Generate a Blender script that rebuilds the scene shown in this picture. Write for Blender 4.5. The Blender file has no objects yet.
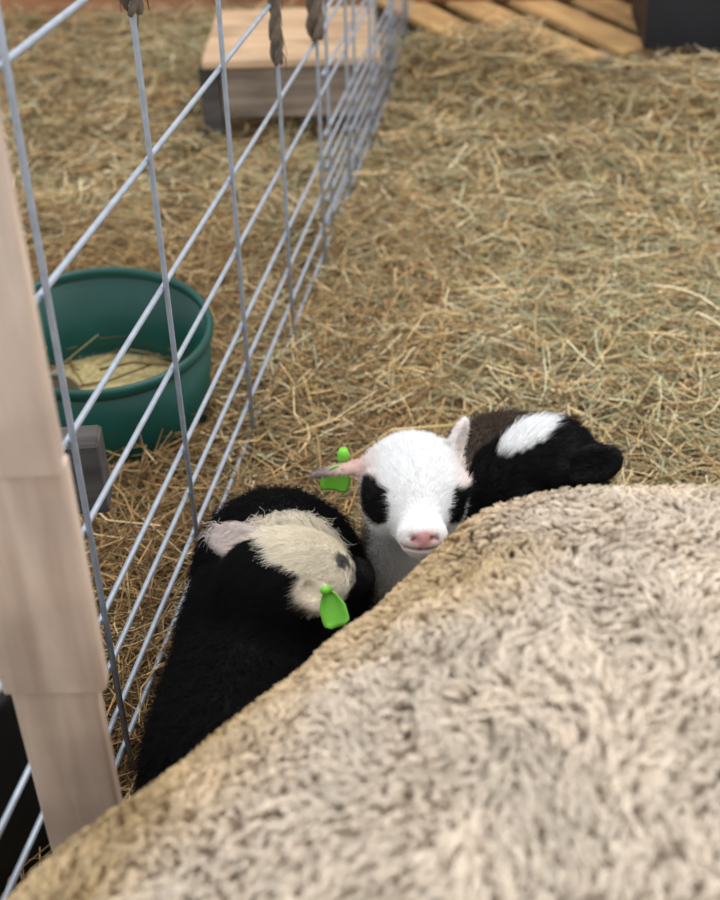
import bpy, math, random
import numpy as np
from mathutils import Matrix, Vector

rng = np.random.default_rng(7)
random.seed(7)
sc = bpy.context.scene
COL = sc.collection

# ------------------------------------------------------------------ camera
PITCH, ROLL = math.radians(34.4045), math.radians(-1.3758)
cp, sp_ = math.cos(PITCH), math.sin(PITCH)
FWD = np.array([0, cp, -sp_]); UP0 = np.array([0, sp_, cp]); RT0 = np.array([1., 0, 0])
RT = RT0*math.cos(ROLL)+UP0*math.sin(ROLL)
UP = -RT0*math.sin(ROLL)+UP0*math.cos(ROLL)
cam = bpy.data.cameras.new('camera')
cam.sensor_fit = 'VERTICAL'; cam.sensor_height = 36.0; cam.sensor_width = 28.8
cam.lens = 1226.75/900*36
cam.clip_start = 0.02
cam.dof.use_dof = True; cam.dof.focus_distance = 1.24; cam.dof.aperture_fstop = 4.8
co = bpy.data.objects.new('camera', cam); COL.objects.link(co)
m = Matrix.Identity(4)
for i in range(3):
    m[i][0] = RT[i]; m[i][1] = UP[i]; m[i][2] = -FWD[i]
m[2][3] = 1.0
co.matrix_world = m
sc.camera = co

# ------------------------------------------------------------------ light
w = bpy.data.worlds.new('world'); sc.world = w; w.use_nodes = True
bg = w.node_tree.nodes['Background']
bg.inputs[0].default_value = (0.92, 0.96, 1.0, 1); bg.inputs[1].default_value = 1.0
def area(name, loc, target, size, sizey, power, col):
    l = bpy.data.lights.new(name, 'AREA'); l.shape = 'RECTANGLE'; l.size = size; l.size_y = sizey
    l.energy = power; l.color = col
    o = bpy.data.objects.new(name, l); COL.objects.link(o)
    o.location = loc
    o.rotation_euler = (Vector(target)-Vector(loc)).to_track_quat('-Z', 'Y').to_euler()
    return o
area('roof_skylight', (0.9, 1.9, 3.6), (0.1, 1.4, 0), 2.6, 1.8, 85, (1.0, 0.965, 0.9))
sc.view_settings.view_transform = 'Standard'; sc.view_settings.look = 'None'
sc.view_settings.gamma = 1; sc.view_settings.use_curve_mapping = False
sc.view_settings.exposure = 0.07

# ------------------------------------------------------------------ helpers
def lin(r, g, b):
    f = lambda c: (c/255/12.92) if c/255 <= 0.04045 else ((c/255+0.055)/1.055)**2.4
    return np.array([f(r), f(g), f(b)])
def l4(r, g, b): return tuple(lin(r, g, b))+(1.0,)
def tag(o, label=None, cat=None, group=None, kind=None):
    if label: o['label'] = label
    if cat: o['category'] = cat
    if group: o['group'] = group
    if kind: o['kind'] = kind
    return o
def empty(name, loc, label, cat, group=None, rz=0):
    o = bpy.data.objects.new(name, None); COL.objects.link(o)
    o.location = loc; o.rotation_euler = (0, 0, rz); o.empty_display_size = 0.05
    return tag(o, label, cat, group)
def link(name, data, parent=None, loc=(0, 0, 0), rot=(0, 0, 0)):
    o = bpy.data.objects.new(name, data); COL.objects.link(o)
    o.location = loc; o.rotation_euler = rot
    if parent: o.parent = parent
    return o
def mesh(name, V, Fs, mat, smooth=True, col=None):
    """V (n,3), Fs (m,k) array of equal polygons or list of lists"""
    me = bpy.data.meshes.new(name)
    V = np.asarray(V, np.float32)
    if isinstance(Fs, np.ndarray):
        k = Fs.shape[1]; n = len(Fs)
        me.vertices.add(len(V)); me.vertices.foreach_set('co', V.ravel())
        me.loops.add(n*k); me.loops.foreach_set('vertex_index', Fs.ravel().astype(np.int32))
        me.polygons.add(n); me.polygons.foreach_set('loop_start', np.arange(0, n*k, k, dtype=np.int32))
        me.update(calc_edges=True); me.validate()
    else:
        me.from_pydata(V.tolist(), [], Fs); me.update()
    if smooth: me.polygons.foreach_set('use_smooth', np.ones(len(me.polygons), bool))
    if col is not None:
        a = me.attributes.new('col', 'FLOAT_COLOR', 'POINT')
        c = np.ones((len(V), 4), np.float32); c[:, :3] = col
        a.data.foreach_set('color', c.ravel())
    if mat: me.materials.append(mat)
    return me
class MB:
    def __init__(s): s.v = []; s.f = []
    def add(s, V, Fs):
        o = len(s.v); s.v += [tuple(p) for p in V]; s.f += [[i+o for i in f] for f in Fs]; return s
    def box(s, x0, x1, y0, y1, z0, z1, bev=0.0, jit=0.0, M=None):
        """box with chamfered edges"""
        b = bev
        cx, cy, cz = (x0+x1)/2, (y0+y1)/2, (z0+z1)/2
        hx, hy, hz = (x1-x0)/2, (y1-y0)/2, (z1-z0)/2
        if b <= 0:
            P = [(sx*hx, sy*hy, sz*hz) for sx in (-1, 1) for sy in (-1, 1) for sz in (-1, 1)]
            Fs = [[0, 1, 3, 2], [4, 6, 7, 5], [0, 4, 5, 1], [2, 3, 7, 6], [0, 2, 6, 4], [1, 5, 7, 3]]
        else:
            P = []; idx = {}
            for sx in (-1, 1):
                for sy in (-1, 1):
                    for sz in (-1, 1):
                        for ax in range(3):
                            q = [sx*(hx-b), sy*(hy-b), sz*(hz-b)]
                            q[ax] = (sx*hx, sy*hy, sz*hz)[ax]
                            idx[(sx, sy, sz, ax)] = len(P); P.append(tuple(q))
            Fs = []
            for ax in range(3):
                o1, o2 = (ax+1) % 3, (ax+2) % 3
                for sg in (-1, 1):
                    quad = []
                    for a, c in ((-1, -1), (1, -1), (1, 1), (-1, 1)):
                        k = [0, 0, 0]; k[ax] = sg; k[o1] = a; k[o2] = c
                        quad.append(idx[(*k, ax)])
                    Fs.append(quad if sg > 0 else quad[::-1])
                for a in (-1, 1):
                    for c in (-1, 1):
                        k0 = [0]*3; k1 = [0]*3
                        k0[ax] = -1; k1[ax] = 1; k0[o1] = k1[o1] = a; k0[o2] = k1[o2] = c
                        q = [idx[(*k0, o1)], idx[(*k1, o1)], idx[(*k1, o2)], idx[(*k0, o2)]]
                        Fs.append(q if a*c < 0 else q[::-1])
            for sx in (-1, 1):
                for sy in (-1, 1):
                    for sz in (-1, 1):
                        t = [idx[(sx, sy, sz, a)] for a in range(3)]
                        Fs.append(t if sx*sy*sz > 0 else t[::-1])
        P = [(p[0]+cx+random.uniform(-jit, jit), p[1]+cy+random.uniform(-jit, jit), p[2]+cz+random.uniform(-jit, jit)) for p in P]
        if M is not None: P = [tuple(M @ Vector(p)) for p in P]
        return s.add(P, Fs)
    def tube(s, pts, rad, n=8, cap=True):
        pts = [Vector(p) for p in pts]
        if not hasattr(rad, '__len__'): rad = [rad]*len(pts)
        V = []; Fs = []; prev = None
        for i, p in enumerate(pts):
            d = (pts[min(i+1, len(pts)-1)]-pts[max(i-1, 0)]).normalized()
            if prev is None:
                a = Vector((0, 0, 1)) if abs(d.z) < .9 else Vector((1, 0, 0))
                u = d.cross(a).normalized()
            else:
                u = (prev-d*prev.dot(d)).normalized()
            prev = u; v = d.cross(u)
            for k in range(n):
                t = 2*math.pi*k/n
                V.append(p+(u*math.cos(t)+v*math.sin(t))*rad[i])
        for i in range(len(pts)-1):
            for k in range(n):
                a = i*n+k; b = i*n+(k+1) % n
                Fs.append([a, b, b+n, a+n])
        if cap:
            Fs.append(list(range(n))[::-1]); Fs.append([len(V)-n+k for k in range(n)])
        return s.add(V, Fs)
    def lathe(s, prof, n=48, closed=False):
        V = []; Fs = []
        for r, z in prof:
            for k in range(n):
                t = 2*math.pi*k/n; V.append((r*math.cos(t), r*math.sin(t), z))
        L = len(prof)
        for i in range(L-1 if not closed else L):
            j = (i+1) % L
            for k in range(n):
                Fs.append([i*n+k, i*n+(k+1) % n, j*n+(k+1) % n, j*n+k])
        return s.add(V, Fs)
    def build(s, name, mat, parent=None, loc=(0, 0, 0), rot=(0, 0, 0), smooth=False):
        return link(name, mesh(name, s.v, s.f, mat, smooth), parent, loc, rot)

# ------------------------------------------------------------------ materials
def newmat(name):
    M = bpy.data.materials.new(name); M.use_nodes = True
    nt = M.node_tree; return M, nt, nt.nodes['Principled BSDF']
def nn(nt, t, **kw):
    n = nt.nodes.new(t)
    for k, v in kw.items(): setattr(n, k, v)
    return n
def plain(name, c, rough=.6, metal=0., noise=0.12, scale=30., bump=0.0, spec=None):
    M, nt, b = newmat(name)
    tc = nn(nt, 'ShaderNodeTexCoord'); no = nn(nt, 'ShaderNodeTexNoise'); no.inputs['Scale'].default_value = scale
    no.inputs['Detail'].default_value = 5
    nt.links.new(tc.outputs['Object'], no.inputs['Vector'])
    r = nn(nt, 'ShaderNodeValToRGB')
    r.color_ramp.elements[0].position = .3; r.color_ramp.elements[1].position = .7
    r.color_ramp.elements[0].color = tuple(np.clip(np.array(c[:3])*(1-noise), 0, 1))+(1,)
    r.color_ramp.elements[1].color = tuple(np.clip(np.array(c[:3])*(1+noise), 0, 1))+(1,)
    nt.links.new(no.outputs['Fac'], r.inputs[0]); nt.links.new(r.outputs[0], b.inputs['Base Color'])
    b.inputs['Roughness'].default_value = rough; b.inputs['Metallic'].default_value = metal
    if spec is not None: b.inputs['Specular IOR Level'].default_value = spec
    if bump:
        bp = nn(nt, 'ShaderNodeBump'); bp.inputs['Strength'].default_value = bump; bp.inputs['Distance'].default_value = .004
        nt.links.new(no.outputs['Fac'], bp.inputs['Height']); nt.links.new(bp.outputs[0], b.inputs['Normal'])
    return M
def wood(name, c1, c2, axis=0, rough=.8, scale=1.0):
    M, nt, b = newmat(name)
    tc = nn(nt, 'ShaderNodeTexCoord'); mp = nn(nt, 'ShaderNodeMapping')
    oi = nn(nt, 'ShaderNodeObjectInfo'); ad = nn(nt, 'ShaderNodeVectorMath', operation='ADD')
    s = [26*scale]*3; s[axis] = 2.2*scale
    mp.inputs['Scale'].default_value = s
    nt.links.new(tc.outputs['Object'], ad.inputs[0]); nt.links.new(oi.outputs['Random'], ad.inputs[1])
    nt.links.new(ad.outputs[0], mp.inputs[0])
    no = nn(nt, 'ShaderNodeTexNoise'); no.inputs['Scale'].default_value = 1.6; no.inputs['Detail'].default_value = 8; no.inputs['Distortion'].default_value = .6
    nt.links.new(mp.outputs[0], no.inputs['Vector'])
    n2 = nn(nt, 'ShaderNodeTexNoise'); n2.inputs['Scale'].default_value = 9; n2.inputs['Detail'].default_value = 3
    nt.links.new(ad.outputs[0], n2.inputs['Vector'])
    r = nn(nt, 'ShaderNodeValToRGB'); r.color_ramp.elements[0].position = .32; r.color_ramp.elements[1].position = .68
    r.color_ramp.elements[0].color = c1; r.color_ramp.elements[1].color = c2
    nt.links.new(no.outputs['Fac'], r.inputs[0])
    mx = nn(nt, 'ShaderNodeMix', data_type='RGBA', blend_type='MULTIPLY'); mx.inputs[0].default_value = .5
    r2 = nn(nt, 'ShaderNodeValToRGB'); r2.color_ramp.elements[0].color = (.55, .5, .46, 1); r2.color_ramp.elements[1].color = (1.15, 1.1, 1.05, 1)
    r2.color_ramp.elements[0].position = .3; r2.color_ramp.elements[1].position = .6
    nt.links.new(n2.outputs['Fac'], r2.inputs[0])
    nt.links.new(r.outputs[0], mx.inputs[6]); nt.links.new(r2.outputs[0], mx.inputs[7])
    nt.links.new(mx.outputs[2], b.inputs['Base Color']); b.inputs['Roughness'].default_value = rough
    bp = nn(nt, 'ShaderNodeBump'); bp.inputs['Strength'].default_value = .35; bp.inputs['Distance'].default_value = .003
    nt.links.new(no.outputs['Fac'], bp.inputs['Height']); nt.links.new(bp.outputs[0], b.inputs['Normal'])
    return M
def colmat(name, rough=.8, bump=0, sheen=0., spec=.3, trans=False):
    """material that reads the painted-on coat / stalk colours"""
    M, nt, b = newmat(name)
    a = nn(nt, 'ShaderNodeAttribute', attribute_name='col')
    nt.links.new(a.outputs['Color'], b.inputs['Base Color'])
    b.inputs['Roughness'].default_value = rough; b.inputs['Specular IOR Level'].default_value = spec
    if bump:
        tc = nn(nt, 'ShaderNodeTexCoord'); no = nn(nt, 'ShaderNodeTexNoise'); no.inputs['Scale'].default_value = bump; no.inputs['Detail'].default_value = 4
        nt.links.new(tc.outputs['Object'], no.inputs['Vector'])
        bp = nn(nt, 'ShaderNodeBump'); bp.inputs['Strength'].default_value = .5; bp.inputs['Distance'].default_value = .003
        nt.links.new(no.outputs['Fac'], bp.inputs['Height']); nt.links.new(bp.outputs[0], b.inputs['Normal'])
    return M

M_wire = plain('galvanised_wire', l4(172, 181, 194), .45, .35, .12, 60)
M_skin = colmat('animal_skin', .75, 120)
M_fur = colmat('animal_fur', .75, 0, spec=.12)
M_wool = colmat('sheep_wool', .85, 0, spec=.1)
M_straw = colmat('straw', .65, 0, spec=.3)
M_eye = plain('eye', (.008, .006, .005, 1), .12, 0, 0)
M_tag = plain('ear_tag_plastic', l4(122, 208, 62), .4, 0, .06, 40)
M_tub = plain('green_rubber', l4(9, 76, 68), .4, 0, .18, 14)
M_black = plain('black_plastic', l4(30, 31, 38), .55, 0, .15, 12)
M_blackr = plain('black_rubber', l4(9, 9, 11), .8, 0, .15, 12)
M_post = wood('post_wood', l4(192, 170, 154), l4(228, 208, 192), 2)
M_dark = wood('weathered_dark_wood', l4(58, 55, 56), l4(96, 92, 90), 0)
M_grey = wood('weathered_grey_wood', l4(120, 108, 98), l4(168, 152, 136), 0)
M_tan = wood('tan_plank_wood', l4(194, 162, 130), l4(220, 192, 160), 0)
M_pal = wood('pallet_wood', l4(176, 140, 92), l4(214, 178, 124), 1)
M_wall = wood('wall_board_wood', l4(150, 104, 74), l4(184, 134, 100), 0)
M_twine = plain('dirty_twine', l4(112, 98, 84), .95, 0, .35, 90, .5)
M_feed = plain('ground_feed', l4(196, 178, 128), .95, 0, .3, 110, .8)

# ------------------------------------------------------------------ value noise (numpy)
_perm = rng.random((64, 64))
def vnoise(x, y):
    xi = np.floor(x).astype(int); yi = np.floor(y).astype(int); fx = x-xi; fy = y-yi
    fx = fx*fx*(3-2*fx); fy = fy*fy*(3-2*fy)
    g = lambda i, j: _perm[i % 64, j % 64]
    return (g(xi, yi)*(1-fx)+g(xi+1, yi)*fx)*(1-fy)+(g(xi, yi+1)*(1-fx)+g(xi+1, yi+1)*fx)*fy
_p3 = rng.random((32, 32, 32)).astype(np.float32)
def vnoise3(P):
    Pi = np.floor(P).astype(int); f = P-Pi; f = f*f*(3-2*f); r = 0
    for dx in (0, 1):
        for dy in (0, 1):
            for dz in (0, 1):
                wgt = (f[:, 0] if dx else 1-f[:, 0])*(f[:, 1] if dy else 1-f[:, 1])*(f[:, 2] if dz else 1-f[:, 2])
                r = r+wgt*_p3[(Pi[:, 0]+dx) % 32, (Pi[:, 1]+dy) % 32, (Pi[:, 2]+dz) % 32]
    return r
def ground_h(x, y):
    return .022*vnoise(x*3.1+5, y*3.1+9)+.016*vnoise(x*8+2, y*8)-.012+.12*(1-.68*np.exp(-((x-.57)/.12)**2))*np.exp(-((y-3.04+.62*(x-.3))/.18)**2)/(1+np.exp(-(x-.16)*16))+.06*np.exp(-(((x-.41)/.13)**2+((y-2.9)/.13)**2))-.035*np.exp(-(((x+.15)/.25)**2+((y-2.68)/.15)**2))

# ------------------------------------------------------------------ fence geometry constants
AZ = math.radians(9.454)
FX, FY, FS = -.24654, .86488, .28854
WIRE_Z = [.95, .739, .560, .422, .325, .218, .157, .096, .046]
def fence_xy(v): return FX+v*FS*math.sin(AZ), FY+v*FS*math.cos(AZ)
def fence_x(y): return FX+(y-FY)*math.tan(AZ)

# ================================================================== SETTING
n = 90
gx = np.linspace(-2.6, 2.6, n); gy = np.linspace(-.9, 3.85, n)
X, Y = np.meshgrid(gx, gy, indexing='ij')
Z = ground_h(X, Y)-.004
idx = np.arange(n*n).reshape(n, n)
Fq = np.stack([idx[:-1, :-1], idx[1:, :-1], idx[1:, 1:], idx[:-1, 1:]], -1).reshape(-1, 4)
M_floor, nt, b = newmat('trodden_straw_floor')
tc = nn(nt, 'ShaderNodeTexCoord'); no = nn(nt, 'ShaderNodeTexNoise'); no.inputs['Scale'].default_value = 55; no.inputs['Detail'].default_value = 8; no.inputs['Distortion'].default_value = 2.5
nt.links.new(tc.outputs['Object'], no.inputs['Vector'])
r = nn(nt, 'ShaderNodeValToRGB'); r.color_ramp.elements[0].position = .35; r.color_ramp.elements[1].position = .68
r.color_ramp.elements[0].color = l4(96, 76, 48); r.color_ramp.elements[1].color = l4(176, 150, 102)
nt.links.new(no.outputs['Fac'], r.inputs[0]); nt.links.new(r.outputs[0], b.inputs['Base Color']); b.inputs['Roughness'].default_value = .9
bp = nn(nt, 'ShaderNodeBump'); bp.inputs['Strength'].default_value = .9; bp.inputs['Distance'].default_value = .01
nt.links.new(no.outputs['Fac'], bp.inputs['Height']); nt.links.new(bp.outputs[0], b.inputs['Normal'])
floor = link('floor', mesh('floor', np.stack([X, Y, Z], -1).reshape(-1, 3), Fq, M_floor))
tag(floor, 'barn floor covered in trodden straw', 'floor', kind='structure')

# back wall of horizontal boards
wall = MB().box(-2.6, 2.6, 3.845, 3.87, -.05, 1.6).build('wall_back', M_wall)
tag(wall, 'brown timber board wall at the back of the pen', 'wall', kind='structure')
z = -.02
for i in range(9):
    h = .17
    MB().box(-2.6, 2.6, -.012, .012, 0, h, .004).build('plank', M_wall, wall, (0, 3.832, z+random.uniform(-.001, .001)))
    z += h+.006

# ================================================================== STRAW (uncountable)
def keep_mask(x, y):
    k = np.ones(len(x), bool)
    def ell(cx, cy, a, b, yw):
        dx, dy = x-cx, y-cy; c, s = math.cos(yw), math.sin(yw)
        return ((dx*c+dy*s)/a)**2+((-dx*s+dy*c)/b)**2 < 1
    k &= ~ell(.118, .391, .58, .31, .97)          # ewe
    k &= ~ell(-.14, .87, .19, .085, 1.3)          # lamb
    k &= ~ell(.11, 1.14, .12, .09, .6)
    k &= ~ell(.28, 1.03, .13, .08, .1)
    k &= ~ell(-.370, 1.546, .135, .135, 0)          # tub
    k &= ~ell(-.425, .80, .12, .12, 0)
    k &= ~((x > -.27) & (x < -.18) & (y > .62) & (y < .69))
    k &= ~((x > .72) & (x < 1.20) & (y > 2.98) & (y < 3.28))
    return k
SG = rng.random((4000, 2))
def straw_batch(N, xr, yr, wr, lr, pal, zlift, tilt, curl):
    x = rng.uniform(*xr, N); y = rng.uniform(*yr, N)
    k = keep_mask(x, y); x = x[k]; y = y[k]; N = len(x)
    yaw = rng.uniform(0, 2*np.pi, N); pit = rng.normal(0, tilt, N)
    L = rng.uniform(*lr, N)*(.6+.8*rng.random(N)); W = rng.uniform(*wr, N)
    d = np.stack([np.cos(yaw)*np.cos(pit), np.sin(yaw)*np.cos(pit), np.sin(pit)], -1)
    side = np.stack([-np.sin(yaw), np.cos(yaw), np.zeros(N)], -1)
    up = np.cross(d, side); 
    bend = rng.normal(0, curl, N)*L; bz = rng.normal(0, curl*.4, N)*L
    z0 = ground_h(x, y)+rng.random(N)**1.5*zlift+.001
    c0 = np.stack([x, y, z0], -1)
    R = 4; ts = np.linspace(-.5, .5, R); V = np.zeros((N, R, 3, 3), np.float32)
    for i, t in enumerate(ts):
        c = c0+d*(L*t)[:, None]+side*(bend*(t*t*4-.5))[:, None]+up*(bz*(t*t*4-.5))[:, None]
        gl = ground_h(c[:, 0], c[:, 1])
        c[:, 2] = np.maximum(c[:, 2], gl+.001)
        for j in range(3):
            a = 2*np.pi*j/3
            V[:, i, j] = c+side*(np.cos(a)*W/2)[:, None]+up*(np.sin(a)*W/2*.6)[:, None]
    base = (np.arange(N)*R*3)[:, None, None, None]
    ii = np.arange(R-1)[None, :, None]; jj = np.arange(3)[None, None, :]
    a = ii*3+jj; b_ = ii*3+(jj+1) % 3
    q = np.stack([a, b_, b_+3, a+3], -1)
    Fs = (q+base).reshape(-1, 4)
    P = np.array([p[:3] for p in pal]); wts = np.array([p[3] for p in pal]); wts = wts/wts.sum()
    ch = rng.choice(len(P), N, p=wts)
    C = P[ch]*(.6+.8*rng.random((N, 1)))
    # browner, damper patches
    wet = np.clip(vnoise(x*2.3+11, y*2.3+3)*1.6-.5, 0, 1)[:, None]
    C = C*(1-.18*wet*np.array([.7, 1, 1.2]))
    Cv = np.repeat(C, R*3, axis=0)
    return V.reshape(-1, 3), Fs, Cv
def pal(*e): return [tuple(lin(*c))+(wt,) for c, wt in e]
GOLD = pal(((230, 204, 156), 3), ((214, 182, 130), 3), ((244, 228, 192), 2), ((184, 178, 138), 2.6), ((146, 118, 82), 2.0), ((208, 206, 170), 2), ((164, 160, 118), 1.2), ((112, 92, 70), 1.2))
BROWN = pal(((204, 168, 116), 2.5), ((168, 134, 90), 3), ((222, 198, 152), 1.5), ((132, 104, 70), 2.5), ((178, 158, 118), 2))
BED = [straw_batch(40000, (-.2, 1.5), (.75, 2.3), (.0012, .0036), (.04, .12), GOLD, .04, .2, .12),
       straw_batch(16000, (-1.0, .15), (.6, 2.3), (.0012, .0032), (.06, .2), BROWN, .045, .24, .2),
       straw_batch(34000, (-1.9, 1.9), (2.1, 3.75), (.0018, .0046), (.04, .12), GOLD, .045, .22, .12),
       straw_batch(9000, (-1.0, 1.5), (-.4, .8), (.0018, .004), (.05, .14), GOLD, .04, .18, .12)]
off = 0; Vs = []; Fs = []; Cs = []
for V, F_, C_ in BED:
    Vs.append(V); Fs.append(F_+off); Cs.append(C_); off += len(V)
straw = link('straw_bedding', mesh('straw_bedding', np.concatenate(Vs), np.concatenate(Fs), M_straw, True, np.concatenate(Cs)))
tag(straw, 'loose golden straw and hay scattered over the whole pen floor', 'straw', kind='stuff')

# ================================================================== FENCE
WR = .0031
def fence_panel(v0, v1, vs, xoff, zs, zoff, label):
    root = empty('wire_fence_panel', (FX, FY, 0), label, 'fence', 'galvanised mesh panels', -AZ)
    L = (v1-v0)*FS
    pts = [(0, t*L/12, .0) for t in range(13)]
    hw = mesh('horizontal_wire', *(lambda mb: (mb.v, mb.f))(MB().tube(pts, WR, 8)), M_wire)
    for zz in zs:
        link('horizontal_wire', hw, root, (xoff-WR*.9, v0*FS, zz+zoff))
    z1 = zs[0]+zoff+.004
    zb = .012
    vw = mesh('vertical_wire', *(lambda mb: (mb.v, mb.f))(MB().tube([(0, 0, zb+(z1-zb)*t/4) for t in range(5)], WR, 8)), M_wire)
    for v in vs:
        link('vertical_wire', vw, root, (xoff+WR*.9, v*FS, 0), (random.uniform(-.004, .004), random.uniform(-.003, .003), 0))
    return root
fence_panel(-3.02, 8.05, range(-3, 9), 0, WIRE_Z, 0, 'near galvanised wire mesh panel running beside the green tub')
fence_panel(4.40, 10.1, [4.45+i for i in range(6)], -.0085, WIRE_Z, .012, 'far galvanised wire mesh panel overlapping the near one by the step box')

# twine wound round the wires
def twine(v, z0, z1, r0, label):
    x, y = fence_xy(v)
    root = empty('frayed_twine', (x+.003, y, z0), label, 'twine', 'scraps of twine on the fence')
    mb = MB(); N = 16
    for s in range(3):
        ph = s*2.1; pts = []; rad = []
        for i in range(N):
            t = i/(N-1)
            a = ph+t*9
            rr = r0*(.55+.25*math.sin(t*7+s))
            pts.append((rr*math.cos(a), rr*math.sin(a), t*(z1-z0))); rad.append(r0*(.55+.25*random.random())*(.45+.55*min(1, t*5)))
        mb.tube(pts, rad, 7)
    mb.build('cord', M_twine, root, smooth=True)
    mb = MB()
    for s in range(9):
        a = random.uniform(0, 6.3); t = random.random()*(z1-z0)*.7
        mb.tube([(r0*.5*math.cos(a), r0*.5*math.sin(a), t+.02), (r0*1.3*math.cos(a), r0*1.3*math.sin(a), t+.005), (r0*1.6*math.cos(a+.4), r0*1.6*math.sin(a+.4), t-.02)], [.0009, .0008, .0004], 5)
    mb.build('frayed_end', M_twine, root, smooth=True)
twine(3, .478, .62, .0085, 'grey-brown twine knotted on fence wire left of the step box middle')
twine(4, .43, .60, .0125, 'thicker grey-brown twine hanging on fence wire before the step box')
twine(1, .70, .80, .009, 'short dark twine end at the top of the second near fence wire')

# ================================================================== FOREGROUND POST
post = empty('wooden_post', (-.2265, .655, 0), 'pale wooden fence post of lapped boards in the left foreground', 'post')
MB().box(-.0345, .029, -.010, .006, .0, .40, .003, .001).build('board', M_post, post)
MB().box(-.038, .0370, -.016, .004, .352, .5545, .003, .0005).build('board', M_post, post)
MB().box(-.041, .0385, -.027, -.0155, .553, 1.25, .003, .001).build('board', M_post, post)
MB().box(-.038, .0365, -.0145, .004, .5555, 1.25, .003, .001).build('board', M_post, post)
# rail end behind the wire
rail = tag(MB().box(-.52, 0, 0, .04, 0, .085, .003, .001).build('rail', M_dark, None, (-.257, 1.0, .243), (0, .0, math.radians(4))),
           'dark weathered rail end just behind the wire beside the pale post', 'rail')
MB().box(-.05, .05, -.022, .022, 0, .36, .003).build('rail_support', M_dark, rail, (-.43, .062, -.243))
# black rubber bucket behind the post
bk = empty('black_bucket', (-.425, .80, 0), 'black rubber bucket in shade behind the pale wooden post', 'bucket')
MB().lathe([(.0, .006), (.12, .006), (.125, .012), (.135, .24), (.141, .243), (.141, .255), (.131, .255), (.12, .02), (0, .018)], 40).build('bucket_wall', M_blackr, bk, smooth=True)

# ================================================================== GREEN TUB
TL = (-.370, 1.546, .010)
tub = empty('feed_tub', TL, 'round dark green rubber feed tub behind the wire', 'tub')
tub.rotation_euler = (math.radians(5), math.radians(2), 0)
R0, RB, TH = .163, .142, .168
prof = [(0, 0), (RB-.006, 0), (RB, .006), (RB+.008, .03), (R0-.006, TH-.010)]
MB().lathe(prof+[(R0-.011, TH-.010), (RB+.001, .03), (RB-.008, .010), (0, .008)], 64).build('tub_wall', M_tub, tub, smooth=True)
rimp = [(R0-.0075+.006*math.cos(a), TH-.010+.009*math.sin(a)) for a in np.linspace(0, 2*math.pi, 12, endpoint=False)]
MB().lathe(rimp, 64, True).build('rim', M_tub, tub, smooth=True)
# feed
V = [(0, 0, .034)]; Fs = []
nr, na = 9, 48
for i in range(1, nr+1):
    for k in range(na):
        a = 2*math.pi*k/na; r_ = (RB+.002)*i/nr
        x, y = r_*math.cos(a), r_*math.sin(a)
        h = .034-.010*(i/nr)**2+.006*(vnoise(np.array([x*40+7]), np.array([y*40+3]))[0]-.5)
        V.append((x, y, h if i < nr else .018))
for k in range(na): Fs.append([0, 1+k, 1+(k+1) % na])
for i in range(nr-1):
    for k in range(na):
        a = 1+i*na+k; b_ = 1+i*na+(k+1) % na
        Fs.append([a, a+na, b_+na, b_])
feed = link('ground_feed', mesh('ground_feed', V, Fs, M_feed), None, TL); feed.rotation_euler = tub.rotation_euler
tag(feed, 'pale ground feed left in the bottom of the green tub', 'feed', kind='stuff')
# a few stalks lying in the feed
def stalk(name, pts, rad, mat, label, group=None):
    o = MB().tube(pts, rad, 6).build(name, mat, None, smooth=True)
    return tag(o, label, 'stalk', group)
M_stalk = plain('stalk_brown', l4(120, 92, 60), .7, 0, .2, 60)
M_stalkp = plain('stalk_pale', l4(206, 178, 120), .7, 0, .15, 60)
tx, ty = TL[:2]
stalk('hay_stalk', [(tx-.02, ty+.055, .062), (tx+.03, ty+.068, .066), (tx+.085, ty+.05, .07)], .0022, M_stalk, 'brown hay stalk lying along the back of the tub feed')
stalk('hay_stalk', [(tx-.06, ty+.02, .052), (tx+.0, ty+.038, .054), (tx+.06, ty+.065, .064)], .0018, M_stalk, 'thin brown hay stalk lying across the tub feed')
STK = [([(-.066, 1.325, .055), (-.02, 1.40, .06), (.022, 1.487, .05)], .0022, M_stalk, 'long brown stalk slanting up to the left of the white-faced lamb'),
       ([(-.016, 1.365, .05), (.045, 1.405, .07), (.13, 1.42, .065)], .0024, M_stalkp, 'long pale stalk lying behind the white-faced lamb'),
       ([(-.089, 1.618, .05), (-.078, 1.55, .058), (-.063, 1.475, .045)], .0026, M_stalkp, 'pale stalk at the foot of the fence, upright between fence and lambs')]
for p_, r_, m_, l_ in STK: stalk('hay_stalk', p_, r_, m_, l_)
# grey bracket hooked over the tub's far-left inside
br = empty('metal_bracket', (tx-.088, ty-.01, .035), 'grey metal bracket standing in the left of the green tub', 'bracket')
M_brk = plain('dull_grey_metal', l4(128, 124, 120), .5, .4, .15, 30)
MB().box(-.03, .03, -.004, .004, .05, .062, .002).build('bracket_bar', M_brk, br)
MB().box(-.012, -.004, -.003, .003, -.01, .052, .0015).build('bracket_leg', M_brk, br)
mb = MB(); pr = [(.024*math.cos(a), .032*math.sin(a)+.026) for a in np.linspace(0, 2*math.pi, 22, endpoint=False)]
VV = [(x+.028, -.003, zz) for x, zz in pr]+[(x+.028, .003, zz) for x, zz in pr]
k = len(pr); mb.add(VV, [list(range(k)), list(range(k, 2*k))[::-1]]+[[i, i+k, (i+1) % k+k, (i+1) % k] for i in range(k)])
mb.build('bracket_plate', plain('tan_plate', l4(150, 134, 112), .6, 0, .15, 40), br)

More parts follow.
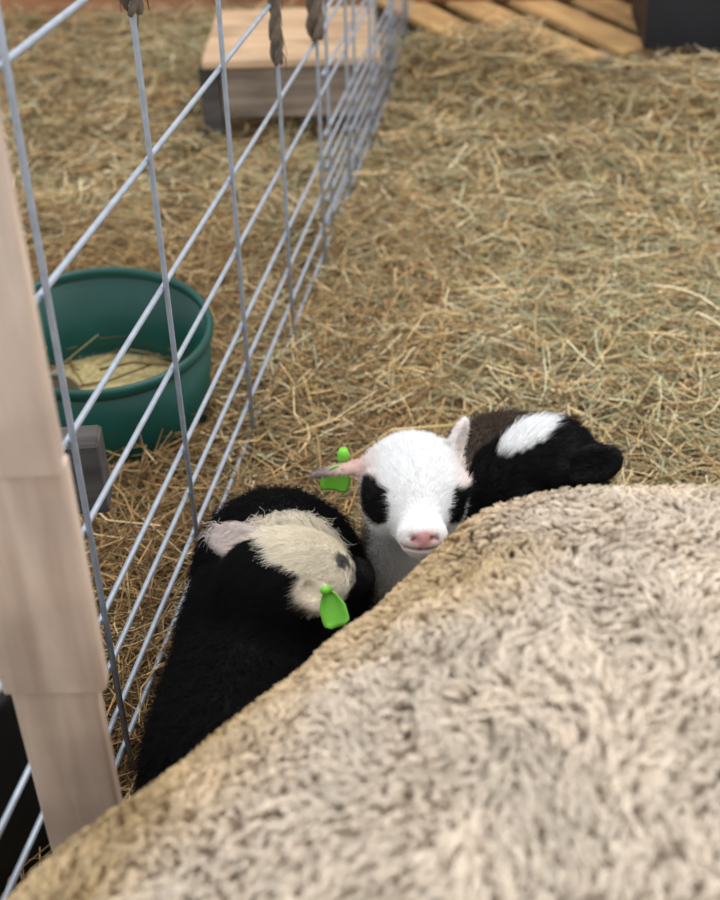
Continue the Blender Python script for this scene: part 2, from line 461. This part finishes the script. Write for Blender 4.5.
# ================================================================== WOODEN STEP BOX (behind fence)
bx = empty('wooden_step', (-.14, 2.90, .012), 'low weathered wooden step box behind the wire fence', 'step')
MB().box(-.152, .20, -.155, -.130, .035, .152, .003, .001).build('front_board', M_grey, bx)
MB().box(-.152, .20, .20, .225, .035, .152, .003, .001).build('back_board', M_grey, bx)
for (x, y) in ((-.178, -.16), (.18, -.128), (-.178, .17), (.18, .17)):
    MB().box(-.022, .022, 0, .04, -.008, .1525, .003, .001).build('leg', M_dark if x < 0 else M_grey, bx, (x, y, 0))
yy = -.172
for wdt in (.145, .13, .135):
    MB().box(-.19, .205, 0, wdt, .153, .172, .003, .001).build('top_plank', M_tan, bx, (0, yy, 0)); yy += wdt+.006

# ================================================================== PALLET
PR = math.radians(24)
plt = empty('wooden_pallet', (1.86*math.cos(PR)-2.86*math.sin(PR), 1.86*math.sin(PR)+2.86*math.cos(PR), .03), 'flat wooden pallet half buried in straw by the back wall', 'pallet', rz=PR)
for i in range(7):
    MB().box(-.053, .053, -.40, .40, .062, .080, .003, .001).build('slat', M_pal, plt, (-.31+i*.155, random.uniform(-.01, .01), random.uniform(-.001, .001)))
for yv in (-.34, 0, .34):
    MB().box(-.38, .69, -.03, .03, -.03, .061, .003, .001).build('stringer', M_grey, plt, (0, yv, 0))
beam = tag(MB().box(-.52, .52, -.02, .02, 0, .16, .004, .001).build('timber_beam', wood('beam_wood', l4(150, 96, 58), l4(188, 130, 86), 0), None, (.70, 3.47, .1115), (0, 0, math.radians(-1))),
           'orange-brown timber beam on edge across the back of the pallet', 'beam')
# ================================================================== BLACK BIN
bn = empty('black_bin', (.955, 3.105, .112), 'dark rectangular plastic bin in the top right corner', 'bin', rz=math.radians(-6))
mb = MB()
def ring(hx, hy, z): return [(-hx, -hy, z), (hx, -hy, z), (hx, hy, z), (-hx, hy, z)]
V = ring(.235, .165, .005)+ring(.25, .18, .42)+ring(.242, .172, .42)+ring(.228, .158, .012)
Fs = [[3, 2, 1, 0], [12, 13, 14, 15]]
for a in range(3):
    for k in range(4): Fs.append([a*4+k, a*4+(k+1) % 4, a*4+4+(k+1) % 4, a*4+4+k])
mb.add(V, Fs).build('bin_wall', M_black, bn)
mb = MB()
for (x0, x1, y0, y1) in ((-.265, .265, -.195, -.178), (-.265, .265, .178, .195), (-.265, -.248, -.178, .178), (.248, .265, -.178, .178)):
    mb.box(x0, x1, y0, y1, .40, .43, .003)
mb.build('rim', M_black, bn)

# ================================================================== ANIMALS
def norm(v): v = np.asarray(v, float); return v/np.linalg.norm(v)
def frame(f, roll=0., upref=(0, 0, 1)):
    f = norm(f); r = norm(np.cross(f, upref)); u = np.cross(r, f)      # f forward, r animal's right, u up
    c, s = math.cos(roll), math.sin(roll)
    return np.stack([f, r*c+u*s, -r*s+u*c])                             # rows
class Head:
    def __init__(s, o, A, k=1.0): s.o = np.asarray(o, float); s.A = A; s.k = np.ones(3)*np.asarray(k, float); s.m = float(s.k.mean())
    def w(s, p): return s.o+(np.asarray(p, float)*s.k) @ s.A
    def loc(s, P): return ((P-s.o) @ s.A.T)/s.k
def E(c, r, A=np.eye(3), k=.02, sub=False): return ('e', np.asarray(c, float), np.asarray(r, float), np.asarray(A, float), k, sub)
def Cn(a, b_, ra, rb, k=.02): return ('c', np.asarray(a, float), np.asarray(b_, float), ra, rb, k)
def sdf(prims, P):
    d = None
    for p in prims:
        if p[0] == 'e':
            q = (P-p[1].astype(np.float32)) @ p[3].T.astype(np.float32)
            a = q/p[2].astype(np.float32); k0 = np.sqrt((a*a).sum(-1)); a = a/p[2].astype(np.float32)
            k1 = np.sqrt((a*a).sum(-1)); e = k0*(k0-1)/np.maximum(k1, 1e-6); k = p[4]; sub = p[5]
        else:
            ab = (p[2]-p[1]).astype(np.float32); q = P-p[1].astype(np.float32)
            t = np.clip((q @ ab)/(ab @ ab), 0, 1)
            e = np.sqrt(((q-t[..., None]*ab)**2).sum(-1))-(p[3]+(p[4]-p[3])*t); k = p[5]; sub = False
        if d is None: d = e
        elif sub:
            h = np.clip(.5-.5*(d+e)/k, 0, 1); d = d*(1-h)-e*h+k*h*(1-h)
        else:
            h = np.clip(.5+.5*(d-e)/k, 0, 1); d = d*(1-h)+e*h-k*h*(1-h)
    return d
def surface(prims, lo, hi, vx, extra=None):
    lo = np.asarray(lo, float); hi = np.asarray(hi, float)
    ax = [np.arange(lo[i], hi[i]+vx, vx, dtype=np.float32) for i in range(3)]
    sh = [len(a) for a in ax]; D = np.empty(sh, np.float32)
    for i in range(0, sh[0], 16):
        G = np.stack(np.meshgrid(ax[0][i:i+16], ax[1], ax[2], indexing='ij'), -1)
        d = sdf(prims, G)
        if extra: d = extra(G, d)
        D[i:i+16] = d
    S = D < 0
    nx, ny, nz = sh
    cs = np.zeros((nx-1, ny-1, nz-1), np.int8)
    for a in (0, 1):
        for b_ in (0, 1):
            for c in (0, 1): cs += S[a:nx-1+a, b_:ny-1+b_, c:nz-1+c]
    act = (cs > 0) & (cs < 8)
    I = np.argwhere(act); vid = np.full(act.shape, -1, np.int64); vid[act] = np.arange(len(I))
    acc = np.zeros((len(I), 3)); cnt = np.zeros(len(I))
    corners = [(a, b_, c) for a in (0, 1) for b_ in (0, 1) for c in (0, 1)]
    for ca in corners:
        for axn in range(3):
            if ca[axn] == 1: continue
            cb = list(ca); cb[axn] = 1
            va = D[I[:, 0]+ca[0], I[:, 1]+ca[1], I[:, 2]+ca[2]]; vb = D[I[:, 0]+cb[0], I[:, 1]+cb[1], I[:, 2]+cb[2]]
            mx = (va < 0) != (vb < 0)
            t = np.where(mx, va/np.where(mx, va-vb, 1), 0)
            p = np.array(ca, float)[None]+np.zeros((len(I), 3)); p[:, axn] += t
            acc[mx] += p[mx]; cnt[mx] += 1
    V = lo+(I+acc/cnt[:, None])*vx
    Q = []
    for axn in range(3):
        o1, o2 = (axn+1) % 3, (axn+2) % 3
        sl0 = [slice(None)]*3; sl1 = [slice(None)]*3
        sl0[axn] = slice(0, -1); sl1[axn] = slice(1, None)
        ch = S[tuple(sl0)] != S[tuple(sl1)]
        e = np.argwhere(ch)
        ok = (e[:, o1] > 0) & (e[:, o2] > 0) & (e[:, o1] < sh[o1]-1) & (e[:, o2] < sh[o2]-1)
        e = e[ok]
        ins = S[e[:, 0], e[:, 1], e[:, 2]]
        def cell(d1, d2):
            c = e.copy(); c[:, o1] -= d1; c[:, o2] -= d2
            return vid[c[:, 0], c[:, 1], c[:, 2]]
        q = np.stack([cell(1, 1), cell(0, 1), cell(0, 0), cell(1, 0)], -1)
        q[~ins] = q[~ins][:, ::-1]
        Q.append(q)
    Q = np.concatenate(Q); Q = Q[(Q >= 0).all(1)]
    return V, Q
def sample(V, Q, N, wfun=None):
    a, b_, c, d = (V[Q[:, i]] for i in range(4))
    nrm = np.cross(c-a, d-b_); ar = np.linalg.norm(nrm, axis=1)+1e-12; nrm = nrm/ar[:, None]
    cen = (a+b_+c+d)/4
    wt = ar*(wfun(cen, nrm) if wfun else 1)
    # smooth vertex normals
    vn = np.zeros_like(V)
    for i in range(4): np.add.at(vn, Q[:, i], nrm*ar[:, None])
    vn /= np.linalg.norm(vn, axis=1)[:, None]+1e-12
    f = rng.choice(len(Q), N, p=wt/wt.sum())
    u = rng.random(N)[:, None]; v = rng.random(N)[:, None]
    ws = [(1-u)*(1-v), u*(1-v), u*v, (1-u)*v]
    P = sum(ws[i]*V[Q[f, i]] for i in range(4)); n_ = sum(ws[i]*vn[Q[f, i]] for i in range(4))
    return P, n_/(np.linalg.norm(n_, axis=1)[:, None]+1e-9)
def hair(name, PTS, RAD, COLS, mat, parent):
    """PTS (N,K,3)"""
    N, K, _ = PTS.shape
    hc = bpy.data.hair_curves.new(name); hc.add_curves([K]*N)
    hc.attributes['position'].data.foreach_set('vector', PTS.astype(np.float32).ravel())
    ra = hc.attributes.get('radius') or hc.attributes.new('radius', 'FLOAT', 'POINT')
    ra.data.foreach_set('value', np.broadcast_to(RAD, (N, K)).astype(np.float32).ravel())
    ca = hc.attributes.new('col', 'FLOAT_COLOR', 'CURVE')
    c = np.ones((N, 4), np.float32); c[:, :3] = COLS; ca.data.foreach_set('color', c.ravel())
    hc.materials.append(mat)
    o = link(name, hc, parent); o['kind'] = 'stuff'
    return o
def tang(n_):
    a = np.where(np.abs(n_[:, 2:3]) < .9, np.array([[0, 0, 1.]]), np.array([[1., 0, 0]]))
    t = np.cross(n_, a); t /= np.linalg.norm(t, axis=1)[:, None]
    return t, np.cross(n_, t)
def fur(name, V, Q, N, length, rad, colf, combf, parent, base, wfun=None, lift=.35, mess=.35, wave=0., K=5):
    P, n_ = sample(V, Q, N, wfun)
    cm = combf(P); cm = cm-n_*(cm*n_).sum(1)[:, None]; cm /= np.linalg.norm(cm, axis=1)[:, None]+1e-6
    L = (length(P) if callable(length) else np.full(N, length))*(.6+.7*rng.random(N))
    jit = rng.normal(0, mess, (N, 3)); t1, t2 = tang(n_)
    PT = np.zeros((N, K, 3)); ph = vnoise3(P*90)*12+rng.random(N)*2
    for i in range(K):
        t = i/(K-1)
        off_ = n_*(lift*t*(1-.35*t))[..., None] if np.ndim(lift) else n_*(lift*t*(1-.35*t))
        dirv = off_+cm*(t*(.55+.45*t))*(1-.4*lift)+jit*t*t*.6
        PT[:, i] = P+dirv*L[:, None]
        if wave: PT[:, i] += (t1*np.cos(ph+t*7)[:, None]+t2*np.sin(ph+t*7)[:, None])*wave*min(1, t*2)
    C = colf(P)*(.85+.3*rng.random((N, 1)))
    return hair(name, PT-base, rad*np.linspace(1, .35, K)[None], C, M_fur, parent)

WHITE = lin(246, 246, 247); PINK = lin(226, 176, 168); BLK = lin(17, 16, 18); CREAM = lin(240, 232, 216)
NOSE = lin(220, 160, 160); GREY = lin(150, 142, 136)
def head_prims(H, earL, earR):
    """earL / earR : (direction, face normal, length) in world"""
    k = H.k; m = H.m; A = H.A; W = H.w
    p = [E(W((-.034, 0, .012)), np.array([.050, .043, .044])*k, A, .02),
         E(W((.006, 0, .006)), np.array([.046, .042, .038])*k, A, .02),
         Cn(W((.015, 0, -.006)), W((.074, 0, -.016)), .036*m, .021*m, .02),
         E(W((.084, 0, -.016)), np.array([.017, .0215, .0175])*k, A, .012),
         Cn(W((-.03, 0, -.030)), W((.070, 0, -.031)), .030*m, .0145*m, .015),
         E(W((-.012, .026, -.018)), np.array([.036, .02, .03])*k, A, .015),
         E(W((-.012, -.026, -.018)), np.array([.036, .02, .03])*k, A, .015)]
    for s in (-1, 1):
        p.append(E(W((.012, s*.038, .014)), np.array([.02, .010, .012])*k, A, .008))   # brow ridge
    for s, ear in ((-1, earL), (1, earR)):
        if ear is None: continue
        d, nf, L, wd = ear
        d = norm(d); nf = np.asarray(nf, float); nf = norm(nf-d*(nf @ d)); b_ = np.cross(nf, d)
        rt = W((-.036, s*.034, .018))
        EA = np.stack([d, b_, nf])
        c = rt+d*L*.52
        p.append(Cn(rt-d*.004, rt+d*L*.75, .0128*m, .004*m, .012))
        p.append(E(c, (L*.5, wd, .0062), EA, .008))
        p.append(E(c+nf*.0062+d*L*.03, (L*.40, wd*.7, .0052), EA, .003, True))
    # mouth crease, nostrils
    p.append(E(W((.088, 0, -.0262)), np.array([.018, .021, .0022])*k, A, .003, True))
    for s in (-1, 1):
        NA = np.array([[1, 0, 0], [0, .86, s*.5], [0, -s*.5, .86]]) @ A
        p.append(E(W((.1005, s*.0095, -.0125)), np.array([.006, .0055, .0026])*k, NA, .003, True))
    return p
def eyes(H, parent, base):
    for s in (-1, 1):
        mb = MB(); N = 14
        o = H.w((.016, s*.0395, .006))-base
        V = []; Fs = []
        for i in range(9):
            for j in range(N):
                a = math.pi*i/8; b_ = 2*math.pi*j/N
                V.append(o+np.array([math.sin(a)*math.cos(b_), math.sin(a)*math.sin(b_), math.cos(a)])*.0085*H.m)
        for i in range(8):
            for j in range(N): Fs.append([i*N+j, (i+1)*N+j, (i+1)*N+(j+1) % N, i*N+(j+1) % N])
        mb.add(V, Fs).build('eye', M_eye, parent, smooth=True)
def ear_tag(parent, base, p, d, n_, w_, h_, curl=.0, stud=True):
    """green plate hanging from p along d, facing n"""
    d = norm(d); n_ = norm(np.asarray(n_)-d*(np.asarray(n_) @ d)); s = np.cross(d, n_)
    V = []; Fs = []; U_, T_ = 8, 10
    for side in (0, 1):
        for i in range(T_):
            t = i/(T_-1)
            ww = w_*(.32+.68*min(1, t*2.2)**.7)*(1 if t < .85 else math.sqrt(max(.25, 1-((t-.85)/.15)**2*.75)))
            for j in range(U_):
                u = j/(U_-1)*2-1
                V.append(p-base+d*(h_*t)+s*(u*ww/2)+n_*(curl*h_*(u*u*.9-.3)+curl*h_*t*t*.5+(.0009 if side else -.0009)))
    def g(sd, i, j): return sd*T_*U_+i*U_+j
    for i in range(T_-1):
        for j in range(U_-1):
            Fs.append([g(1, i, j), g(1, i+1, j), g(1, i+1, j+1), g(1, i, j+1)])
            Fs.append([g(0, i, j), g(0, i, j+1), g(0, i+1, j+1), g(0, i+1, j)])
    edge = [(0, j) for j in range(U_)]+[(i, U_-1) for i in range(1, T_)]+[(T_-1, j) for j in range(U_-2, -1, -1)]+[(i, 0) for i in range(T_-2, 0, -1)]
    for a, b_ in zip(edge, edge[1:]+edge[:1]):
        Fs.append([g(0, *a), g(1, *a), g(1, *b_), g(0, *b_)])
    o = MB().add(V, Fs).build('ear_tag', M_tag, parent, smooth=True); o['label'] = 'bright green plastic ear tag'
    if stud:
        q = p-base
        MB().tube([q-n_*.004-d*.001, q+n_*.010-d*.003, q+n_*.0135-d*.003], [.0045, .0045, .0035], 12).build('tag_stud', M_tag, o, smooth=True)
def blend(a, b_, t): t = np.clip(t, 0, 1)[:, None]; return a*(1-t)+b_*t

# ---- middle lamb --------------------------------------------------------
def seg_d(P, a, b_):
    ab = b_-a; t = np.clip(((P-a) @ ab)/(ab @ ab), 0, 1); return np.linalg.norm(P-a-t[:, None]*ab, axis=1)
def earmask(P, H, ear, s, grow=.004):
    rt = H.w((-.036, s*.034, .018)); d = norm(ear[0])
    return np.clip((ear[3]+grow-seg_d(P, rt+d*.014, rt+d*ear[2]))/.004, 0, 1)
def make_lamb(name, label, H, ears, body, base, hi_lo, colf, counts, combd, flen, blen, vx=.0026):
    root = empty(name, base, label, 'lamb', 'lambs beside the ewe')
    base = np.asarray(base, float)
    V, Q = surface(body+head_prims(H, *ears), hi_lo[0], hi_lo[1], vx)
    mesh_o = link('body', mesh('body', V-base, Q, M_skin, True, colf(V)), root)
    def hw(P):
        q = H.loc(P); return (np.linalg.norm(q*np.array([.8, 1, 1]), axis=1) < .105)
    nosebare = lambda P: np.clip((np.linalg.norm((H.loc(P)-np.array([.1, 0, -.014]))*np.array([1, .9, 1.2]), axis=1)-.011)/.006, 0, 1)
    back = -H.A[0]
    def cmb(P):
        t = hw(P)[:, None]
        return np.where(t, back+.25*norm((0, 0, -1)), np.asarray(combd))
    fur('head_fur', V, Q, counts[0], lambda P: flen*(1-.55*np.maximum(earmask(P, H, ears[0], -1), earmask(P, H, ears[1], 1)))*np.clip(.25+1.0*np.clip((.085-H.loc(P)[:, 0])/.07, 0, 1), .2, 1.2), .00016, colf, cmb, mesh_o, base,
        lambda P, n_: hw(P)*nosebare(P)*(1.0), lift=.4, mess=.25)
    fur('wool', V, Q, counts[1], blen, .0003, colf, cmb, mesh_o, base, lambda P, n_: (~hw(P))*(P[:, 2] > .03), lift=.75, mess=.4, wave=.0022, K=6)
    eyes(H, mesh_o, base)
    return root, mesh_o, base

H2 = Head((.056, 1.018, .248), frame((.05, -.96, .22), math.radians(3)), (.88, 1.12, .88))
def col2(P):
    q = H2.loc(P); n1 = vnoise3(P*160)-.5; q = q+n1[:, None]*.006
    c = np.tile(WHITE, (len(P), 1))
    c = blend(c, lin(240, 214, 206), np.clip((np.abs(q[:, 1])-.030)/.02, 0, 1)*(q[:, 2] > .012)*.8)
    c = blend(c, lin(238, 208, 202), 1-np.abs(np.linalg.norm((q-np.array([.088, 0, -.02]))*np.array([1, .8, 1]), axis=1))/.022)
    c = blend(c, NOSE, (1-np.linalg.norm((q-np.array([.103, 0, -.013]))*np.array([1, .8, 1.15]), axis=1)/.0135)*3)
    c = blend(c, lin(120, 60, 66), (1-np.linalg.norm((np.stack([q[:, 0]-.103, np.abs(q[:, 1])-.010, q[:, 2]+.0125], -1))*np.array([.6, 1, 1.8]), axis=1)/.0052)*3)
    c = blend(c, lin(196, 120, 120), (1-np.abs(q[:, 2]+.0265)/.0022)*(q[:, 0] > .074)*.8)
    # black eye patches: animal's right (viewer left) larger
    eR = np.linalg.norm((q-np.array([.018, .039, -.002]))/np.array([.036, .030, .030]), axis=1)
    eL = np.linalg.norm((q-np.array([.022, -.037, -.004]))/np.array([.032, .024, .026]), axis=1)
    c = blend(c, BLK*1.2, (1-np.minimum(eR, eL))*8)
    # black inside of the drooping ear
    ear = earmask(P, H2, ears2[1], 1)
    c = blend(c, lin(226, 190, 180), ear*.7)
    c = blend(c, lin(112, 104, 104), ear*np.clip((q[:, 1]-.068)/.014, 0, 1)*.8)
    c = blend(c, lin(246, 238, 234), earmask(P, H2, ears2[0], -1)*.9)
    # neck: white below, brown-grey body
    bod = np.clip((-q[:, 0]-.088)/.012, 0, 1)
    side = np.clip((P[:, 0]-.02)/.06, 0, 1)
    bc = lin(74, 62, 54)*(.75+.5*vnoise3(P*40))[:, None]
    bc = blend(bc, lin(150, 132, 114), np.clip((.175-P[:, 2])/.05, 0, 1)*.8)
    c = blend(c, bc, bod)
    return c
body2 = [E((.168, 1.185, .105), (.105, .085, .113), np.array([[.82, .57, 0], [-.57, .82, 0], [0, 0, 1]]), .03),
         E((.075, 1.10, .095), (.075, .065, .085), k=.04),
         Cn((.075, 1.10, .14), H2.w((-.045, 0, -.012)), .055, .044, .03),
         Cn((.0, 1.1, .04), (-.01, 1.0, .022), .026, .017, .02), Cn((-.01, 1.0, .022), (.02, .96, .018), .017, .015, .01),
         Cn((.2, 1.2, .05), (.26, 1.13, .03), .04, .02, .02)]
ears2 = ((norm((.022, .02, .062)), (.75, -1, .1), .056, .0085), (norm((-.105, .0, -.014)), (-.05, -.62, -.75), .070, .0110))
lb2, lo2, b2 = make_lamb('lamb', 'white-faced lamb with black eye patches and pink nose facing forward', H2, ears2, body2, (.09, 1.13, 0),
    ((-.10, .88, 0.0), (.34, 1.36, .36)), col2, (42000, 26000), (.3, .3, -.6), .0085, .012)
ear_tag(lo2, b2, np.array((-.022, 1.047, .263)), (-.22, .05, -.9), (.12, -.9, .35), .031, .032, .08, stud=False)
o = MB().tube([(-.0185-.09, 1.060-1.13, .262), (-.0175-.09, 1.060-1.13, .270), (-.0175-.09, 1.060-1.13, .2755)], [.006, .0065, .0045], 14).build('tag_stud', M_tag, lo2, smooth=True)
o['label'] = 'round green stud of the ear tag'

# ---- left lamb ----------------------------------------------------------
H1 = Head((-.058, .925, .222), frame((.84, .46, -.26), math.radians(-4)), .82)
def col1(P):
    q = H1.loc(P); n1 = vnoise3(P*130)-.5; q = q+n1[:, None]*.012
    c = np.tile(BLK, (len(P), 1))
    top = (q[:, 2] > -.020-.25*np.clip(q[:, 0], -1, 1)) & (q[:, 0] > -.066)
    top = top & (q[:, 1]*.9-q[:, 0]*.6 < .060)
    c = blend(c, CREAM, top*1.0)
    # dark eye patch, dark muzzle side
    eR = np.linalg.norm((q-np.array([.034, .022, .028]))/np.array([.024, .010, .016]), axis=1)
    c = blend(c, BLK*1.5, np.clip((1-eR)*3, 0, .85))
    c = blend(c, BLK, (q[:, 0]-.055+.3*np.abs(q[:, 1]-.002)-.0)/.008*(q[:, 1] > -.03))
    # ears
    eL = earmask(P, H1, ears1[0], -1)
    c = blend(c, lin(206, 194, 190), eL*.95)
    eR2 = earmask(P, H1, ears1[1], 1)
    c = blend(c, lin(236, 224, 208), eR2*1.0)
    far = np.linalg.norm(q, axis=1) > .125
    c = blend(c, BLK, far*1.0)
    return c
body1 = [E((-.112, .875, .105), (.21, .078, .108), np.array([[.24, .97, 0], [-.97, .24, 0], [0, 0, 1]]), .03),
         E((-.112, .76, .10), (.07, .064, .10), k=.04),
         E((-.092, 1.03, .115), (.090, .085, .112), k=.04),
         Cn((-.11, .93, .14), H1.w((-.05, 0, -.015)), .07, .046, .03),
         Cn((-.12, .68, .05), (-.10, .62, .03), .045, .02, .02),
         Cn((-.05, 1.04, .05), (.0, .99, .025), .03, .018, .02)]
ears1 = ((norm((-.70, .14, .10)), (.1, -.45, .9), .058, .020), (norm((.75, -.35, -.28)), (.1, -.5, .8), .048, .0145))
lb1, lo1, b1 = make_lamb('lamb', 'black lamb with cream head lying curled against the wire fence', H1, ears1, body1, (-.135, .875, 0),
    ((-.27, .55, 0.0), (.08, 1.15, .34)), col1, (30000, 60000), (-.1, -.3, -.8), .010, .014)
ear_tag(lo1, b1, np.array((-.033, .872, .243)), (.25, -.5, -.7), (-.2, -.8, .5), .026, .034, .1)

# ---- right lamb ---------------------------------------------------------
H3 = Head((.172, 1.085, .212), frame((-.86, -.30, -.40), math.radians(6)), .98)
def col3(P):
    q = H3.loc(P); n1 = vnoise3(P*150)-.5; q = q+n1[:, None]*.01
    c = np.tile(BLK, (len(P), 1))
    w_ = np.linalg.norm((q-np.array([-.030, .010, .056]))/np.array([.042, .027, .032]), axis=1)
    c = blend(c, WHITE, (1-w_)*8)
    return c
body3 = [E((.30, 1.03, .095), (.15, .085, .095), np.array([[.98, -.17, 0], [.17, .98, 0], [0, 0, 1]]), .03),
         Cn((.235, 1.06, .13), H3.w((-.05, 0, -.02)), .06, .044, .03),
         Cn((.36, 1.03, .06), (.42, 1.06, .02), .035, .02, .02),
         Cn((.24, 1.1, .05), (.3, 1.14, .02), .03, .018, .02)]
ears3 = ((norm((.75, -.05, .22)), (.1, -.8, .45), .070, .022), (norm((.5, .5, -.35)), (0, .3, 1), .05, .016))
lb3, lo3, b3 = make_lamb('lamb', 'black-headed lamb with a white crown patch tucked behind the ewe', H3, ears3, body3, (.28, 1.05, 0),
    ((.02, .88, 0.0), (.50, 1.24, .36)), col3, (26000, 16000), (.3, .2, -.6), .011, .012)

# ================================================================== EWE
EY = .97
ex = np.array([math.cos(EY), math.sin(EY), 0]); el = np.array([-math.sin(EY), math.cos(EY), 0])
EA = np.stack([ex, el, [0, 0, 1]])
ec = np.array([.118, .391, 0])
def ew(a, b_, z): return ec+ex*a+el*b_+np.array([0, 0, z])
HE = Head(ew(-.80, .10, .44), frame(-ex*.9+el*.35+np.array([0, 0, -.3])), 1.75)
ewe_p = [E(ew(0, 0, .226), (.556, .337, .255), EA, .05),
         E(ew(.30, .02, .235), (.22, .26, .212), EA, .03),
         E(ew(-.30, .0, .24), (.27, .305, .235), EA, .03),
         E((.142, .723, .303), (.106, .106, .106), k=.05), E((-.113, .413, .280), (.135, .135, .135), k=.05),
         Cn(ew(-.5, .02, .3), HE.w((-.05, 0, -.01)), .16, .085, .06),
         Cn(ew(-.35, .28, .05), ew(-.55, .3, .045), .05, .035, .02),
         Cn(ew(-.35, -.28, .05), ew(-.6, -.26, .045), .05, .035, .02),
         Cn(ew(.35, .26, .06), ew(.12, .36, .04), .06, .03, .03),
         Cn(ew(.35, -.26, .06), ew(.12, -.36, .04), .06, .03, .03),
         Cn(ew(.57, 0, .30), ew(.64, .02, .10), .035, .02, .03)]
def hornless(H):
    return head_prims(H, (norm(H.A[1]*-1+np.array([0, 0, -.2])), H.A[0]+np.array([0, 0, .5]), .12, .03), (norm(H.A[1]+np.array([0, 0, -.2])), H.A[0]+np.array([0, 0, .5]), .12, .03))
def ewe_bump(G, d):
    P = G.reshape(-1, 3).astype(np.float64)
    b_ = (vnoise3(P*14)-.5)*.012+(vnoise3(P*45+3)-.5)*.004
    return d+b_.reshape(d.shape).astype(np.float32)
eb = np.array([.118, .391, 0])
lo = np.array([-.75, -.5, 0]); hi = np.array([.75, 1.05, .64])
Ve, Qe = surface(ewe_p+hornless(HE), lo, hi, .009, ewe_bump)
def ewe_col(P):
    q = P-ec; a = q @ ex; l = q @ el
    # creamy grey back, warm tan flank and rump
    u = np.abs(l)/.34; flank = np.clip((u+.18*(vnoise3(P*9)-.5)*2-.50)/.2, 0, 1)
    rump = np.clip((a+.05*(vnoise3(P*9+4)-.5)-.34)/.12, 0, 1)
    t = np.maximum(flank, rump)
    c = blend(np.tile(lin(224, 210, 193), (len(P), 1)), lin(204, 180, 142), t)
    c = c*(.86+.28*vnoise3(P*22+9))[:, None]
    h = np.clip((-a-.66)/.04, 0, 1)
    return blend(c, lin(225, 215, 200), h)
ewe = empty('ewe', eb, 'large ewe with curly grey-cream fleece lying in the foreground', 'sheep')
ewo = link('body', mesh('body', Ve-eb, Qe, M_skin, True, ewe_col(Ve)*.8), ewe)
# curly fleece: locks of strands
def fleece():
    vis = lambda P, n_: (P[:, 2] > .06)*np.where(((P-ec) @ ex) < -.66, 0, 1)*np.where((P[:, 1] > .02) & (n_ @ np.array([0, -.6, .8]) > -.4), 1., .35)
    NL, NS, K = 62000, 5, 6
    P, n_ = sample(Ve, Qe, NL, vis)
    t1, t2 = tang(n_)
    fl = vnoise3(P*18)*9
    lean = t1*np.cos(fl)[:, None]+t2*np.sin(fl)[:, None]
    c = ewe_col(P)*(.84+.3*rng.random((NL, 1)))
    q = P-ec; rim = np.clip((np.maximum(np.abs(q @ el)/.34-.66, (q @ ex)/.6-.72))/.2, 0, 1)
    L = (.0125+.004*rng.random(NL))*(1-.25*rim)
    cr = (.0018+.0010*rng.random(NL))*(1-.55*rim)
    ph = rng.random(NL)*6.28; tw = np.where(rng.random(NL) < .5, 1, -1)*(4.2+2*rng.random(NL))
    PT = np.zeros((NL, NS, K, 3)); 
    for s in range(NS):
        jx = rng.normal(0, .0012, (NL, 1)); jy = rng.normal(0, .0012, (NL, 1)); dph = rng.normal(0, .35, NL); ls = L*(.8+.35*rng.random(NL))
        for i in range(K):
            t = i/(K-1)
            a = ph+dph+tw*t
            h = ls*(t*(1-.45*t))*1.25
            PT[:, s, i] = P+n_*h[:, None]+lean*(ls*.45*t*t)[:, None]+(t1*np.cos(a)[:, None]+t2*np.sin(a)[:, None])*(cr*min(1, t*1.8))[:, None]+(t1*jx+t2*jy)*(1-.45*t)
    cc = np.repeat(c[:, None], NS, 1)*(.88+.24*rng.random((NL, NS, 1)))
    return hair('fleece', (PT-eb).reshape(NL*NS, K, 3), .00075*np.linspace(1, .7, K)[None], cc.reshape(-1, 3), M_wool, ewo)
fleece()
eyes(HE, ewo, eb)
